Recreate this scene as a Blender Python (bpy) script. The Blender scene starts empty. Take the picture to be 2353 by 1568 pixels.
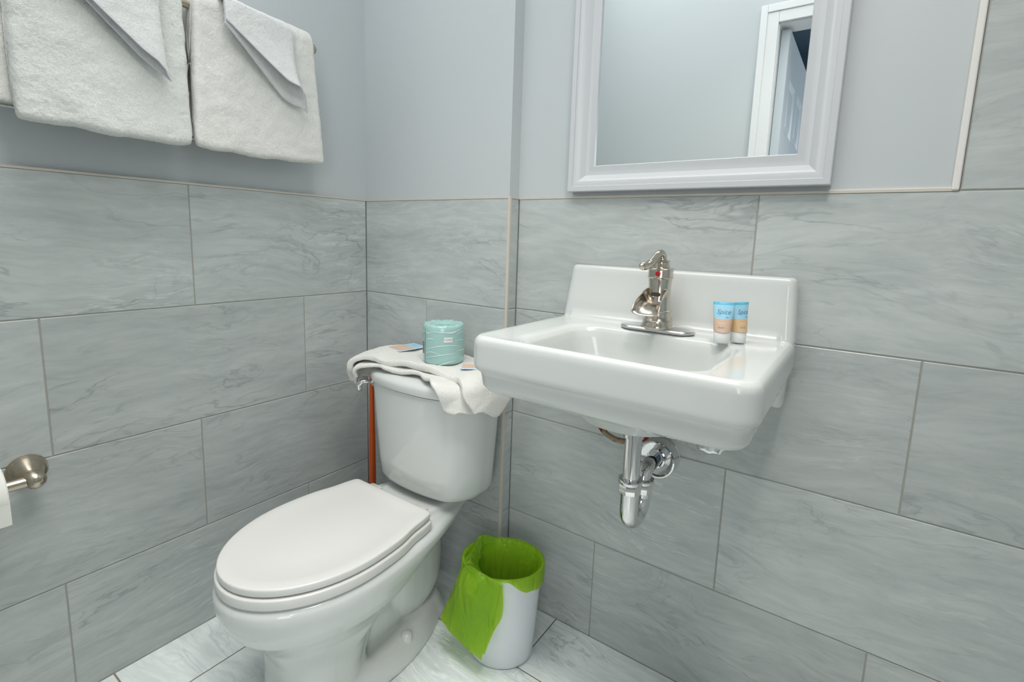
import bpy, bmesh, math, random
from mathutils import Vector, Matrix
from math import sin, cos, pi, radians, sqrt, exp

S = bpy.context.scene
COL = S.collection
random.seed(7)

# ------------------------------------------------------------------ camera
yaw, pitch, roll = .6088, -.1453, .0327
F = Vector((-sin(yaw)*cos(pitch), cos(yaw)*cos(pitch), sin(pitch)))
RT0 = Vector((cos(yaw), sin(yaw), 0)); UP0 = RT0.cross(F)
RT = RT0*cos(roll) + UP0*sin(roll); UP = UP0*cos(roll) - RT0*sin(roll)
cd = bpy.data.cameras.new('camera'); cam = bpy.data.objects.new('camera', cd); COL.objects.link(cam)
M = Matrix.Identity(4)
for i in range(3):
    M[i][0] = RT[i]; M[i][1] = UP[i]; M[i][2] = -F[i]
M.translation = Vector((1.412, -1.1315, 1.119))
cam.matrix_world = M
cd.sensor_width = 36.0; cd.sensor_fit = 'HORIZONTAL'
cd.lens = 36.0*1156.16/2353
cd.shift_x = (1176.5-1179.97)/2353; cd.shift_y = (715.14-784)/2353
cd.clip_start = .01
S.camera = cam

# ------------------------------------------------------------------ world, view, lights
w = bpy.data.worlds.new('world'); S.world = w; w.use_nodes = True
w.node_tree.nodes['Background'].inputs[0].default_value = (.75, .85, 1, 1)
w.node_tree.nodes['Background'].inputs[1].default_value = .35
S.view_settings.view_transform = 'Standard'; S.view_settings.look = 'None'
S.view_settings.gamma = 1; S.view_settings.use_curve_mapping = False
S.view_settings.exposure = 0.16

def area(name, loc, size, power, color, target=None, shape='DISK', size_y=None):
    l = bpy.data.lights.new(name, 'AREA'); l.shape = shape; l.size = size
    if size_y: l.size_y = size_y
    l.energy = power; l.color = color
    o = bpy.data.objects.new(name, l); COL.objects.link(o); o.location = loc
    if target is not None:
        d = Vector(target) - Vector(loc); o.rotation_euler = d.to_track_quat('-Z', 'Y').to_euler()
    return o
KEY = area('ceiling_lamp_light', (1.36, -.66, 2.325), .24, 2.4, (1, .96, .89)); KEY.data.spread = radians(150)
SPOT = area('downlight', (1.52, -.86, 2.425), .14, 4.2, (1, .96, .90)); SPOT.data.spread = radians(120)
FILL = area('ceiling_fill', (.78, -.80, 2.43), 1.4, 9.3, (.97, .99, 1), shape='RECTANGLE', size_y=1.0)  # broad fill added to flatten the lighting; no real ceiling panel
FILL2 = area('ceiling_fill_narrow', (.85, -.80, 2.425), 1.3, 4.4, (1, .985, .95), shape='RECTANGLE', size_y=.8); FILL2.data.spread = radians(80)  # second added fill, narrow spread to brighten the floor; no real fitting
DOORL = area('doorway_fill', (2.35, -2.97, 1.30), 1.1, 19, (1, .99, .97), (2.35, 0, 1.30), 'RECTANGLE', 1.4)  # added fill shining in through the doorway, set at an invented window
HALL = area('hall_fill', (2.3, -2.3, 1.9), .4, 4, (.80, .90, 1), (1.1, -1.9, 1.2))  # added fill that brightens the hall for the mirror view; no lamp there
# ------------------------------------------------------------------ constants
TS = .3062            # tile row height
FZ = .022             # floor level
TOP = 4*TS            # top of the tile wainscot
DY = .0437            # how far the sink wall sits behind the toilet wall
W1 = .600             # width of the toilet wall
PR = .007             # painted wall behind tile face
YO = -1.35            # opposite wall
XR = 2.35             # far right wall
CZ = 2.44
XT = 1.516            # where the tall shower tiling starts

# ------------------------------------------------------------------ material helpers
def mat(name, base=(.8, .8, .8), rough=.5, metal=0., **k):
    m = bpy.data.materials.new(name); m.use_nodes = True
    b = m.node_tree.nodes['Principled BSDF']
    b.inputs['Base Color'].default_value = (*base, 1); b.inputs['Roughness'].default_value = rough
    b.inputs['Metallic'].default_value = metal
    for a, v in k.items(): b.inputs[a].default_value = v
    return m
def N(m, t, **k):
    n = m.node_tree.nodes.new(t)
    for a, v in k.items(): setattr(n, a, v)
    return n
def L(m, a, b): m.node_tree.links.new(a, b)
def bsdf(m): return m.node_tree.nodes['Principled BSDF']
def ramp(m, fac, stops):
    r = N(m, 'ShaderNodeValToRGB'); e = r.color_ramp.elements
    while len(e) < len(stops): e.new(.5)
    for el, (p, c) in zip(e, stops):
        el.position = p; el.color = (*c, 1) if len(c) == 3 else c
    L(m, fac, r.inputs[0]); return r
def noise(m, vec, scale, detail=4, dist=0, rough=.5):
    n = N(m, 'ShaderNodeTexNoise'); n.inputs['Scale'].default_value = scale
    n.inputs['Detail'].default_value = detail; n.inputs['Distortion'].default_value = dist
    n.inputs['Roughness'].default_value = rough
    if vec is not None: L(m, vec, n.inputs['Vector'])
    return n
def math_(m, op, a, b=None):
    n = N(m, 'ShaderNodeMath'); n.operation = op
    for i, v in enumerate((a, b)):
        if v is None: continue
        if isinstance(v, (int, float)): n.inputs[i].default_value = v
        else: L(m, v, n.inputs[i])
    return n.outputs[0]
def mixc(m, fac, a, b, mode='MIX'):
    n = N(m, 'ShaderNodeMix'); n.data_type = 'RGBA'; n.blend_type = mode
    if isinstance(fac, (int, float)): n.inputs[0].default_value = fac
    else: L(m, fac, n.inputs[0])
    for i, v in ((6, a), (7, b)):
        if isinstance(v, tuple): n.inputs[i].default_value = (*v, 1)
        else: L(m, v, n.inputs[i])
    return n.outputs[2]
def bump(m, h, strength, dist=.001):
    b = N(m, 'ShaderNodeBump'); b.inputs['Strength'].default_value = strength
    b.inputs['Distance'].default_value = dist; L(m, h, b.inputs['Height'])
    L(m, b.outputs[0], bsdf(m).inputs['Normal'])

def tile_material(name, gain=1.0):
    m = mat(name, rough=.30)
    uv = N(m, 'ShaderNodeUVMap', uv_map='tile').outputs[0]
    idn = N(m, 'ShaderNodeUVMap', uv_map='tile_id').outputs[0]
    sep = N(m, 'ShaderNodeSeparateXYZ'); L(m, idn, sep.inputs[0])
    # slow warp, then stretch along the tile with a slight slant
    wn = noise(m, uv, 2.2, 3)
    wv = N(m, 'ShaderNodeVectorMath', operation='SUBTRACT'); L(m, wn.outputs['Color'], wv.inputs[0]); wv.inputs[1].default_value = (.5, .5, .5)
    ws = N(m, 'ShaderNodeVectorMath', operation='SCALE'); L(m, wv.outputs[0], ws.inputs[0]); ws.inputs['Scale'].default_value = .15
    ad = N(m, 'ShaderNodeVectorMath', operation='ADD'); L(m, uv, ad.inputs[0]); L(m, ws.outputs[0], ad.inputs[1])
    mp = N(m, 'ShaderNodeMapping'); L(m, ad.outputs[0], mp.inputs[0])
    mp.inputs['Rotation'].default_value = (0, 0, radians(-14)); 
    mp.inputs['Scale'].default_value = (1.0, 5.2, 1)
    v = mp.outputs[0]
    broad = noise(m, v, 2.4, 4, .3)
    fine = noise(m, v, 13, 6, .4, .62)
    g = gain
    c0 = ramp(m, broad.outputs[0], [(.30, (.325*g, .35*g, .348*g)), (.52, (.39*g, .415*g, .41*g)), (.72, (.45*g, .475*g, .47*g))]).outputs[0]
    c1 = mixc(m, .38, c0, ramp(m, fine.outputs[0], [(.32, (.30*g, .33*g, .325*g)), (.66, (.49*g, .51*g, .49*g))]).outputs[0])
    # dark hairline veins: where a warped noise crosses its middle value
    def vein(scale, width, seed, detail=5, dist=.6, st=3.6):
        mp2 = N(m, 'ShaderNodeMapping'); L(m, ad.outputs[0], mp2.inputs[0])
        mp2.inputs['Location'].default_value = (seed, seed*1.7, 0)
        mp2.inputs['Rotation'].default_value = (0, 0, radians(-18)); mp2.inputs['Scale'].default_value = (1., st, 1)
        n = noise(m, mp2.outputs[0], scale, detail, dist, .55)
        a = math_(m, 'ABSOLUTE', math_(m, 'SUBTRACT', n.outputs[0], .5))
        return ramp(m, a, [(0, (1, 1, 1)), (width, (0, 0, 0))]).outputs[0]
    gate = ramp(m, noise(m, uv, 3.1, 2).outputs[0], [(.42, (0, 0, 0)), (.62, (1, 1, 1))]).outputs[0]
    v1 = math_(m, 'MULTIPLY', vein(1.5, .010, 3.1), gate)
    v2 = math_(m, 'MULTIPLY', vein(2.6, .012, 9.4, 6, 1.2), gate)
    gate2 = ramp(m, noise(m, uv, 2.6, 2, .2).outputs[0], [(.5, (0, 0, 0)), (.66, (1, 1, 1))]).outputs[0]
    v3 = math_(m, 'MULTIPLY', vein(3.2, .016, 21.3, 7, .1, 8.5), gate2)
    c2 = mixc(m, math_(m, 'MULTIPLY', v1, .48), c1, (.16*g, .18*g, .18*g))
    c2 = mixc(m, math_(m, 'MULTIPLY', v2, .34), c2, (.18*g, .20*g, .20*g))
    c3 = mixc(m, math_(m, 'MULTIPLY', v3, .42), c2, (.62*g, .65*g, .64*g))
    tone = math_(m, 'ADD', math_(m, 'MULTIPLY', sep.outputs[0], .12), .94)
    hs = N(m, 'ShaderNodeHueSaturation'); L(m, tone, hs.inputs['Value']); L(m, c3, hs.inputs['Color'])
    L(m, hs.outputs[0], bsdf(m).inputs['Base Color'])
    bump(m, fine.outputs[0], .25, .0008)
    return m
TILE = tile_material('grey_marbled_tile', 1.27)
FTILE = tile_material('grey_marbled_floor_tile', 1.95)
GROUT = mat('grey_grout', (.38, .37, .33), .85)
FGROUT = mat('brown_grout', (.26, .21, .15), .85)
TRIMM = mat('cream_edge_trim', (.62, .57, .50), .45)
PAINT = mat('grey_wall_paint', (.55, .585, .595), .5)
n_ = noise(PAINT, N(PAINT, 'ShaderNodeNewGeometry').outputs[0], 260, 3); bump(PAINT, n_.outputs[0], .12, .0006)
CEIL = mat('white_ceiling_paint', (.78, .79, .80), .7)
HALLP = mat('blue_grey_hall_paint', (.16, .25, .32), .7)
WHITEP = mat('white_gloss_paint', (.78, .79, .79), .28)
BEAD = mat('white_bead', (.80, .78, .74), .35)
PORC = mat('white_porcelain', (.64, .66, .64), .12, **{'Coat Weight': .25, 'Coat Roughness': .04})
SEATM = mat('white_seat_plastic', (.70, .695, .665), .22)
CHROME = mat('chrome', (.74, .74, .74), .07, 1)
NICKEL = mat('brushed_nickel', (.60, .55, .48), .20, 1)
NICKEL2 = mat('satin_nickel_bath_fittings', (.50, .44, .35), .26, 1)
PLATEM = mat('satin_steel_plate', (.62, .62, .61), .28, 1)
RUBBER = mat('black_rubber', (.015, .015, .015), .6)
GLASS = mat('mirror_silver', (.90, .93, .93), .0, 1)
BINM = mat('white_bin_plastic', (.68, .71, .74), .32)
ORANGE = mat('orange_plastic', (.62, .09, .008), .35)
PAPER = mat('toilet_paper', (.83, .82, .76), .9)
def terry(name, base):
    m = mat(name, base, .95, **{'Sheen Weight': .35, 'Sheen Roughness': .6})
    g = N(m, 'ShaderNodeTexCoord').outputs['Object']
    n1 = noise(m, g, 900, 2, .2); n2 = noise(m, g, 260, 2)
    h = math_(m, 'ADD', n1.outputs[0], math_(m, 'MULTIPLY', n2.outputs[0], .8))
    bump(m, h, .8, .0022)
    c = ramp(m, h, [(.55, tuple(x*.86 for x in base)), (1.1, base)])
    L(m, c.outputs[0], bsdf(m).inputs['Base Color'])
    return m
TERRY = terry('white_terry_cloth', (.85, .86, .815))
TERRYB = terry('ivory_terry_cloth', (.87, .86, .805))
WASH = terry('thin_white_terry', (.84, .845, .83))
HEMM = mat('grey_hem_stitching', (.62, .63, .66), .9)

# ------------------------------------------------------------------ mesh helpers
def link(name, verts, faces, m=None, parent=None, smooth=None, mods=None):
    me = bpy.data.meshes.new(name); me.from_pydata([tuple(v) for v in verts], [], faces); me.update()
    return fin(name, me, m, parent, smooth, mods)
def fin(name, me, m=None, parent=None, smooth=None, mods=None):
    bm = bmesh.new(); bm.from_mesh(me)
    bmesh.ops.recalc_face_normals(bm, faces=bm.faces)
    if smooth:
        a = radians(smooth)
        for f in bm.faces: f.smooth = True
        for e in bm.edges:
            if len(e.link_faces) == 2 and e.calc_face_angle(0) > a: e.smooth = False
    bm.to_mesh(me); bm.free()
    o = bpy.data.objects.new(name, me); COL.objects.link(o)
    if m:
        for x in (m if isinstance(m, (list, tuple)) else [m]): me.materials.append(x)
    if parent: o.parent = parent
    for t, kw in (mods or []):
        md = o.modifiers.new(t.lower(), t)
        for k, v in kw.items(): setattr(md, k, v)
    return o
class MB:
    """collects primitive shapes into one mesh"""
    def __init__(s): s.v = []; s.f = []; s.mi = []
    def add(s, v, f, mi=0):
        o = len(s.v); s.v += [tuple(x) for x in v]; s.f += [tuple(i+o for i in q) for q in f]; s.mi += [mi]*len(f); return s
    def box(s, a, b, mi=0):
        (x0, y0, z0), (x1, y1, z1) = a, b
        v = [(x0,y0,z0),(x1,y0,z0),(x1,y1,z0),(x0,y1,z0),(x0,y0,z1),(x1,y0,z1),(x1,y1,z1),(x0,y1,z1)]
        return s.add(v, [(0,3,2,1),(4,5,6,7),(0,1,5,4),(1,2,6,5),(2,3,7,6),(3,0,4,7)], mi)
    def rings(s, R, cap0=True, cap1=True, closed=True, mi=0):
        n = len(R[0]); v = [p for r in R for p in r]; f = []
        for i in range(len(R)-1):
            for j in range(n if closed else n-1):
                k = (j+1) % n; f.append((i*n+j, i*n+k, (i+1)*n+k, (i+1)*n+j))
        if cap0: f.append(tuple(range(n))[::-1])
        if cap1: f.append(tuple((len(R)-1)*n+j for j in range(n)))
        return s.add(v, f, mi)
    def lathe(s, prof, origin=(0,0,0), axis=(0,0,1), n=40, cap=True, mi=0):
        a = Vector(axis).normalized(); t = a.orthogonal().normalized(); b = a.cross(t); o = Vector(origin)
        R = [[o + a*h + (t*cos(2*pi*k/n) + b*sin(2*pi*k/n))*max(r, 1e-5) for k in range(n)] for r, h in prof]
        return s.rings(R, cap, cap, True, mi)
    def tube(s, pts, rad, n=20, cap=True, mi=0):
        P = [Vector(p) for p in pts]; rr = rad if isinstance(rad, (list, tuple)) else [rad]*len(P)
        R = []; t = (P[1]-P[0]).normalized(); u = t.orthogonal().normalized()
        for i, p in enumerate(P):
            t2 = (P[min(i+1, len(P)-1)] - P[max(i-1, 0)]).normalized()
            u = (u - t2*u.dot(t2)).normalized(); b = t2.cross(u)
            R.append([p + (u*cos(2*pi*k/n) + b*sin(2*pi*k/n))*rr[i] for k in range(n)])
        return s.rings(R, cap, cap, True, mi)
    def build(s, name, m=None, parent=None, smooth=None, mods=None):
        me = bpy.data.meshes.new(name); me.from_pydata(s.v, [], s.f); me.update()
        me.polygons.foreach_set('material_index', s.mi)
        return fin(name, me, m, parent, smooth, mods)
def spline(P, n=8):
    P = [Vector(p) for p in P]; out = []
    for i in range(len(P)-1):
        a = P[max(i-1, 0)]; b = P[i]; c = P[i+1]; d = P[min(i+2, len(P)-1)]
        for k in range(n):
            t = k/n
            out.append(.5*((2*b)+(c-a)*t+(2*a-5*b+4*c-d)*t*t+(3*b-a-3*c+d)*t**3))
    out.append(P[-1]); return out
def empty(name, loc, label=None, cat=None, group=None):
    o = bpy.data.objects.new(name, None); COL.objects.link(o); o.empty_display_size = .05
    return tag(o, label, cat, group)      # kept at the origin frame; parts hold real positions
def tag(o, label=None, cat=None, group=None, kind=None):
    if label: o['label'] = label
    if cat: o['category'] = cat
    if group: o['group'] = group
    if kind: o['kind'] = kind
    return o
def base_at(root, loc):
    """move an Empty to its thing's base while the parts stay where they stand"""
    loc = Vector(loc); root.location = loc
    for c in COL.objects:
        if c.parent is root: c.location = c.location - loc
    return root
def rrect(cx, cy, hx, hy, r, z, n=8, axis='z'):
    r = min(r, hx*.999, hy*.999); pts = []
    for q, (sx, sy) in enumerate(((1, 1), (-1, 1), (-1, -1), (1, -1))):
        for k in range(n+1):
            a = pi/2*q + pi/2*k/n
            pts.append((cx+sx*(hx-r)+r*cos(a), cy+sy*(hy-r)+r*sin(a), z))
    return pts
SUBD = lambda n=2: ('SUBSURF', dict(levels=n, render_levels=n))
BEV = lambda w, s=2: ('BEVEL', dict(width=w, segments=s, limit_method='ANGLE', angle_limit=radians(35)))

# ------------------------------------------------------------------ tiled surfaces
def tiled(name, O, U, V, rects, m, g, depth=.008, gap=.0028):
    """rects: (u0,u1,v0,v1) along U,V from O; face normal = U x V; one mesh of bevelled tiles over a grout bed"""
    O, U, V = Vector(O), Vector(U), Vector(V); Nn = U.cross(V)
    bm = bmesh.new(); uvl = bm.loops.layers.uv.new('tile'); idl = bm.loops.layers.uv.new('tile_id')
    def P(u, v, h): return bm.verts.new(O + U*u + V*v + Nn*h)
    us = [r[0] for r in rects]+[r[1] for r in rects]; vs = [r[2] for r in rects]+[r[3] for r in rects]
    for (u0, u1, v0, v1) in rects:
        h = gap/2; b = .0012
        ru, rv, ri, sgn = random.uniform(0, 60), random.uniform(0, 60), random.random(), random.choice((1, -1))
        a = [(u0+h, v0+h), (u1-h, v0+h), (u1-h, v1-h), (u0+h, v1-h)]
        i_ = [(u0+h+b, v0+h+b), (u1-h-b, v0+h+b), (u1-h-b, v1-h-b), (u0+h+b, v1-h-b)]
        lo = [P(u, v, -.004) for u, v in a]; mi = [P(u, v, -.0009) for u, v in a]; hi = [P(u, v, 0) for u, v in i_]
        fs = [(hi, i_)] 
        faces = [(hi, i_)]
        for k in range(4):
            q = (k+1) % 4
            faces.append(([mi[k], mi[q], hi[q], hi[k]], [a[k], a[q], i_[q], i_[k]]))
            faces.append(([lo[k], lo[q], mi[q], mi[k]], [a[k], a[q], a[q], a[k]]))
        for vv, cc in faces:
            f = bm.faces.new(vv); f.material_index = 0
            for lp, c in zip(f.loops, cc):
                lp[uvl].uv = (c[0]*sgn+ru, c[1]*sgn+rv); lp[idl].uv = (ri, ri)
    for (u0, u1, v0, v1) in rects:
        q = [P(u0, v0, -.0016), P(u1, v0, -.0016), P(u1, v1, -.0016), P(u0, v1, -.0016)]
        f = bm.faces.new(q); f.material_index = 1
    me = bpy.data.meshes.new(name); bm.to_mesh(me); bm.free()
    o = bpy.data.objects.new(name, me); COL.objects.link(o); me.materials.append(m); me.materials.append(g)
    return o
def rows(length, row_joints):
    """row_joints: list top row first of joint positions; returns rects with v measured from z=0"""
    R = []
    for i, js in enumerate(row_joints):
        v1 = (4-i)*TS; v0 = max((3-i)*TS, FZ-.004)
        e = [0]+[j for j in sorted(js) if 0 < j < length]+[length]
        R += [(a, b, v0, v1) for a, b in zip(e, e[1:])]
    return R
def per(first, n=6, step=.6105): return [first+step*k for k in range(n)]

LEN = -YO
# left wall: u runs towards the camera (-y) -> normal +x needs U x V = +x : U=(0,1,0), V=z
rr = rows(LEN, [per(.5465), per(.2385), per(.548), per(.240)])
rr = [(-b, -a, c, d) for a, b, c, d in rr]
wl = tiled('wall_left', (0, 0, 0), (0, 1, 0), (0, 0, 1), rr, TILE, GROUT)
wb = tiled('wall_back', (0, 0, 0), (1, 0, 0), (0, 0, 1), rows(W1-.006, [[], [.286], [], [.286]]), TILE, GROUT)
wret = tiled('wall_return', (W1, .006, 0), (0, 1, 0), (0, 0, 1), rows(DY-.006, [[], [], [], []]), TILE, GROUT)
rs = [(a+W1, b+W1, c, d) for a, b, c, d in rows(XR-W1, [[x-W1 for x in per(1.210)], [x-W1 for x in per(.903)], [x-W1 for x in per(1.197)], [x-W1 for x in per(.886)]])]
for k in range(4):
    j = 1.21+.6105 if k % 2 else 1.515+.6105
    rs += [(XT+.012, j, (4+k)*TS, (5+k)*TS), (j, XR, (4+k)*TS, min((5+k)*TS, CZ))]
wr = tiled('wall_right', (0, DY, 0), (1, 0, 0), (0, 0, 1), rs, TILE, GROUT)
# painted upper walls (the drywall behind the tile face)
T = .10
up = MB().box((-PR-T, YO-.12, 0), (-PR, DY+PR+T, CZ)).build('wall_left_paint', PAINT)
ub = MB().box((-PR, PR, 0), (W1-PR, DY+PR+T, CZ)).build('wall_back_paint', PAINT); sharp = None
ur = MB().box((W1-PR, DY+PR, 0), (XR+T, DY+PR+T, CZ)).build('wall_right_paint', PAINT)
far = MB().box((XR, YO-.12, 0), (XR+T, DY+PR+.01, CZ)).build('wall_far', PAINT)
# opposite wall with the doorway (x .972 .. 1.73)
DX0, DX1, DH = .985, 1.75, 2.075
ow = MB().box((-PR, YO-.115, 0), (DX0-.018, YO, CZ)).box((DX1+.018, YO-.115, 0), (XR, YO, CZ)).box((DX0-.018, YO-.115, DH+.018), (DX1+.018, YO, CZ)).build('wall_opposite', PAINT)
cl = MB().box((-PR-T, YO-.12, CZ), (XR+T, DY+PR+T, CZ+.08)).build('ceiling', CEIL)
# floor: rows of tiles along x, joints at y=-.163-k*.3075
fr = []
yb = [DY, -.163]+[-.163-.3085*k for k in range(1, 5)]
for i, (y1, y0) in enumerate(zip(yb, yb[1:])):
    y0 = max(y0, YO-.06)
    js = [.172+.609*k for k in range(0, 4)] if i % 2 == 0 else [.172+.3045+.609*k for k in range(-1, 4)]
    e = [0]+[j for j in js if .02 < j < XR]+[XR]
    fr += [(a, b, y0, y1) for a, b in zip(e, e[1:])]
fl = tiled('floor', (0, 0, FZ), (1, 0, 0), (0, 1, 0), fr, FTILE, FGROUT, gap=.0036)
sub = MB().box((-PR-T, YO-.12, -.06), (XR+T, DY+PR+T, FZ-.005)).build('floor_subfloor', FGROUT)
for o in (wl, wb, wret, wr, up, ub, ur, far, ow, cl, fl, sub): tag(o, kind='structure')
# hall behind the doorway
hw = MB().box((-.4, -3.1, 0), (3.2, -3.0, CZ)).box((3.1, -3.0, 0), (3.2, YO-.12, CZ)).box((-.5, -3.0, 0), (-.4, YO-.12, CZ)).build('wall_hall', HALLP)
hc = MB().box((-.5, -3.1, CZ), (3.2, YO-.12, CZ+.06)).build('ceiling_hall', HALLP)
hf = MB().box((-.5, -3.1, -.06), (3.2, YO-.12, FZ-.002)).build('floor_hall', mat('hall_floor', (.25, .24, .22), .5))
hf2 = MB().box((-.5, YO-.121, 0), (DX0-.02, YO-.116, CZ)).box((DX1+.02, YO-.121, 0), (3.2, YO-.116, CZ)).box((DX0-.02, YO-.121, DH+.02), (DX1+.02, YO-.116, CZ)).build('wall_hall_near', HALLP)
for o in (hw, hc, hf, hf2): tag(o, kind='structure')

hwf = MB()
for a, b in (((1.34, -3.001, .54), (1.40, -2.95, 2.06)), ((2.50, -3.001, .54), (2.56, -2.95, 2.06)), ((1.34, -3.001, .54), (2.56, -2.95, .60)), ((1.34, -3.001, 2.0), (2.56, -2.95, 2.06)), ((1.40, -2.965, 1.285), (2.50, -2.95, 1.315))):
    hwf.box((a[0]+.40, a[1], a[2]), (b[0]+.40, b[1], b[2]))
tag(hwf.build('added_window_1', WHITEP), kind='structure')  # invented frame put around the added doorway fill light
# edge trims
t1 = MB().box((-PR, -LEN, TOP-.001), (.001, 0, TOP+.004)).box((-PR, -.001, TOP-.001), (W1-.006, PR, TOP+.004)).build('trim_1', TRIMM)
t2 = MB().box((W1, DY-.001, TOP-.001), (XT+.010, DY+PR, TOP+.004)).box((W1-.008, .004, TOP-.001), (W1+.001, DY+PR, TOP+.004)).build('trim_2', TRIMM)
t3 = MB().box((W1-.007, -.0015, FZ-.004), (W1+.0015, .0075, TOP+.004)).build('trim_3', TRIMM, mods=[BEV(.0012, 2)])
t4 = MB().box((XT, DY-.004, TOP), (XT+.011, DY+PR, CZ)).build('trim_4', BEAD, mods=[BEV(.003, 3)])
t5 = MB().box((XT-.34+.155, DY+.001, TOP+.004), (XT, DY+PR+.001, TOP+.0065)).build('trim_5', BEAD)
for o in (t1, t2, t3, t4, t5): tag(o, kind='structure')

# ------------------------------------------------------------------ doorway: casing, jamb, open door
cas = MB()
def casing_piece(a, b, mb):
    mb.box(a, b)
w_ = .078
cas.box((DX0-w_, YO, FZ), (DX0-.004, YO+.014, DH+.004+w_)).box((DX0-w_, YO+.014, FZ), (DX0-.05, YO+.019, DH+.004+w_))
cas.box((DX1+.004, YO, FZ), (DX1+w_, YO+.014, DH+.004+w_)).box((DX1+.05, YO+.014, FZ), (DX1+w_, YO+.019, DH+.004+w_))
cas.box((DX0-.004, YO, DH+.004), (DX1+.004, YO+.014, DH+.004+w_)).box((DX0-.05, YO+.014, DH+.05), (DX1+.05, YO+.019, DH+.004+w_))
cas = cas.build('door_casing', WHITEP, mods=[BEV(.003, 2)])
jam = MB().box((DX0-.018, YO-.12, FZ), (DX0, YO+.001, DH)).box((DX1, YO-.12, FZ), (DX1+.018, YO+.001, DH)).box((DX0-.018, YO-.12, DH), (DX1+.018, YO+.001, DH+.018)).build('door_jamb', WHITEP)
door = MB()
# leaf, hinged at x~DX0 and swung into the hall; outer face looks +x
lx0, lx1, ly0, ly1 = DX0+.002, DX0+.037, YO-.045, YO-.045-.74
def leaf():
    # stiles, rails and six recessed panels on the +x face
    ys = [0, .11, .325, .415, .63, .74]; zs = [FZ+.01, .25, .86, 1.02, 1.55, 1.64, 1.88, DH-.012]
    door.box((lx0, ly1, zs[0]), (lx1-.011, ly0, zs[-1]))
    for i in range(len(zs)-1):
        for j in range(len(ys)-1):
            pan = (i in (1, 3, 5)) and (j in (1, 3))
            y_b, y_a = ly0-ys[j], ly0-ys[j+1]
            if not pan: door.box((lx1-.011, y_a, zs[i]), (lx1, y_b, zs[i+1]))
            else:
                # bevel ring and raised field
                d = .022
                o4 = [(lx1, y_a, zs[i]), (lx1, y_b, zs[i]), (lx1, y_b, zs[i+1]), (lx1, y_a, zs[i+1])]
                i4 = [(lx1-.010, y_a+d, zs[i]+d), (lx1-.010, y_b-d, zs[i]+d), (lx1-.010, y_b-d, zs[i+1]-d), (lx1-.010, y_a+d, zs[i+1]-d)]
                k4 = [(lx1-.003, y_a+d*2, zs[i]+d*2), (lx1-.003, y_b-d*2, zs[i]+d*2), (lx1-.003, y_b-d*2, zs[i+1]-d*2), (lx1-.003, y_a+d*2, zs[i+1]-d*2)]
                door.rings([o4, i4, k4], False, True)
leaf()
dobj = door.build('door_1', mat('white_door_paint', (.60, .66, .70), .35))
tag(dobj, kind='structure'); cas.parent = dobj; jam.parent = dobj
kn = MB().lathe([(.025, 0), (.025, .006), (.011, .010), (.011, .035), (.026, .045), (.030, .058), (.024, .070), (0, .074)], (lx1, ly1+.065, .95), (1, 0, 0), 24).build('door_knob', NICKEL2, dobj, 40)

# ------------------------------------------------------------------ ceiling lamp (above the frame, lights the room)
lamp = empty('ceiling_lamp', None, 'round white flush ceiling lamp above the sink, outside the frame', 'lamp')
MB().lathe([(0, 0), (.20, 0), (.20, -.02), (.185, -.028), (0, -.028)], (1.36, -.66, CZ), n=48).build('lamp_base', WHITEP, lamp, 40)
EM = mat('lit_opal_glass', (.9, .9, .88), .3, **{'Emission Color': (1, .96, .88, 1), 'Emission Strength': 1.2})
MB().lathe([(.18, -.028), (.178, -.05), (.15, -.078), (.10, -.095), (.05, -.102), (0, -.104)], (1.36, -.66, CZ), n=48).build('lamp_shade', EM, lamp, 60)
base_at(lamp, (1.36, -.66, CZ))

# ------------------------------------------------------------------ mirror
mir = empty('wall_mirror', None, 'large rectangular mirror in a white moulded frame above the sink', 'mirror')
X0, X1, Z0, Z1 = .763, 1.336, 1.2385, 2.02; YW = DY+PR
prof = [(0, .001), (0, .029), (.0015, .0305), (.0125, .0305), (.0135, .0290), (.0135, .0275), (.018, .0272), (.024, .0255), (.030, .0215), (.036, .0160), (.040, .0130), (.041, .0118), (.046, .0108), (.052, .0112), (.060, .0135), (.0625, .0135), (.0635, .012), (.0635, .004)]
R = [[(X0+d, YW-h, Z0+d), (X1-d, YW-h, Z0+d), (X1-d, YW-h, Z1-d), (X0+d, YW-h, Z1-d)] for d, h in prof]
fo = MB().rings(R, False, False).build('frame', mat('white_mirror_frame', (.60, .615, .635), .25), mir, 25)
MB().box((X0+.060, YW-.0075, Z0+.060), (X1-.060, YW-.001, Z1-.060)).build('mirror_glass', GLASS, mir)
base_at(mir, (1.05, YW, Z0))

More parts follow.
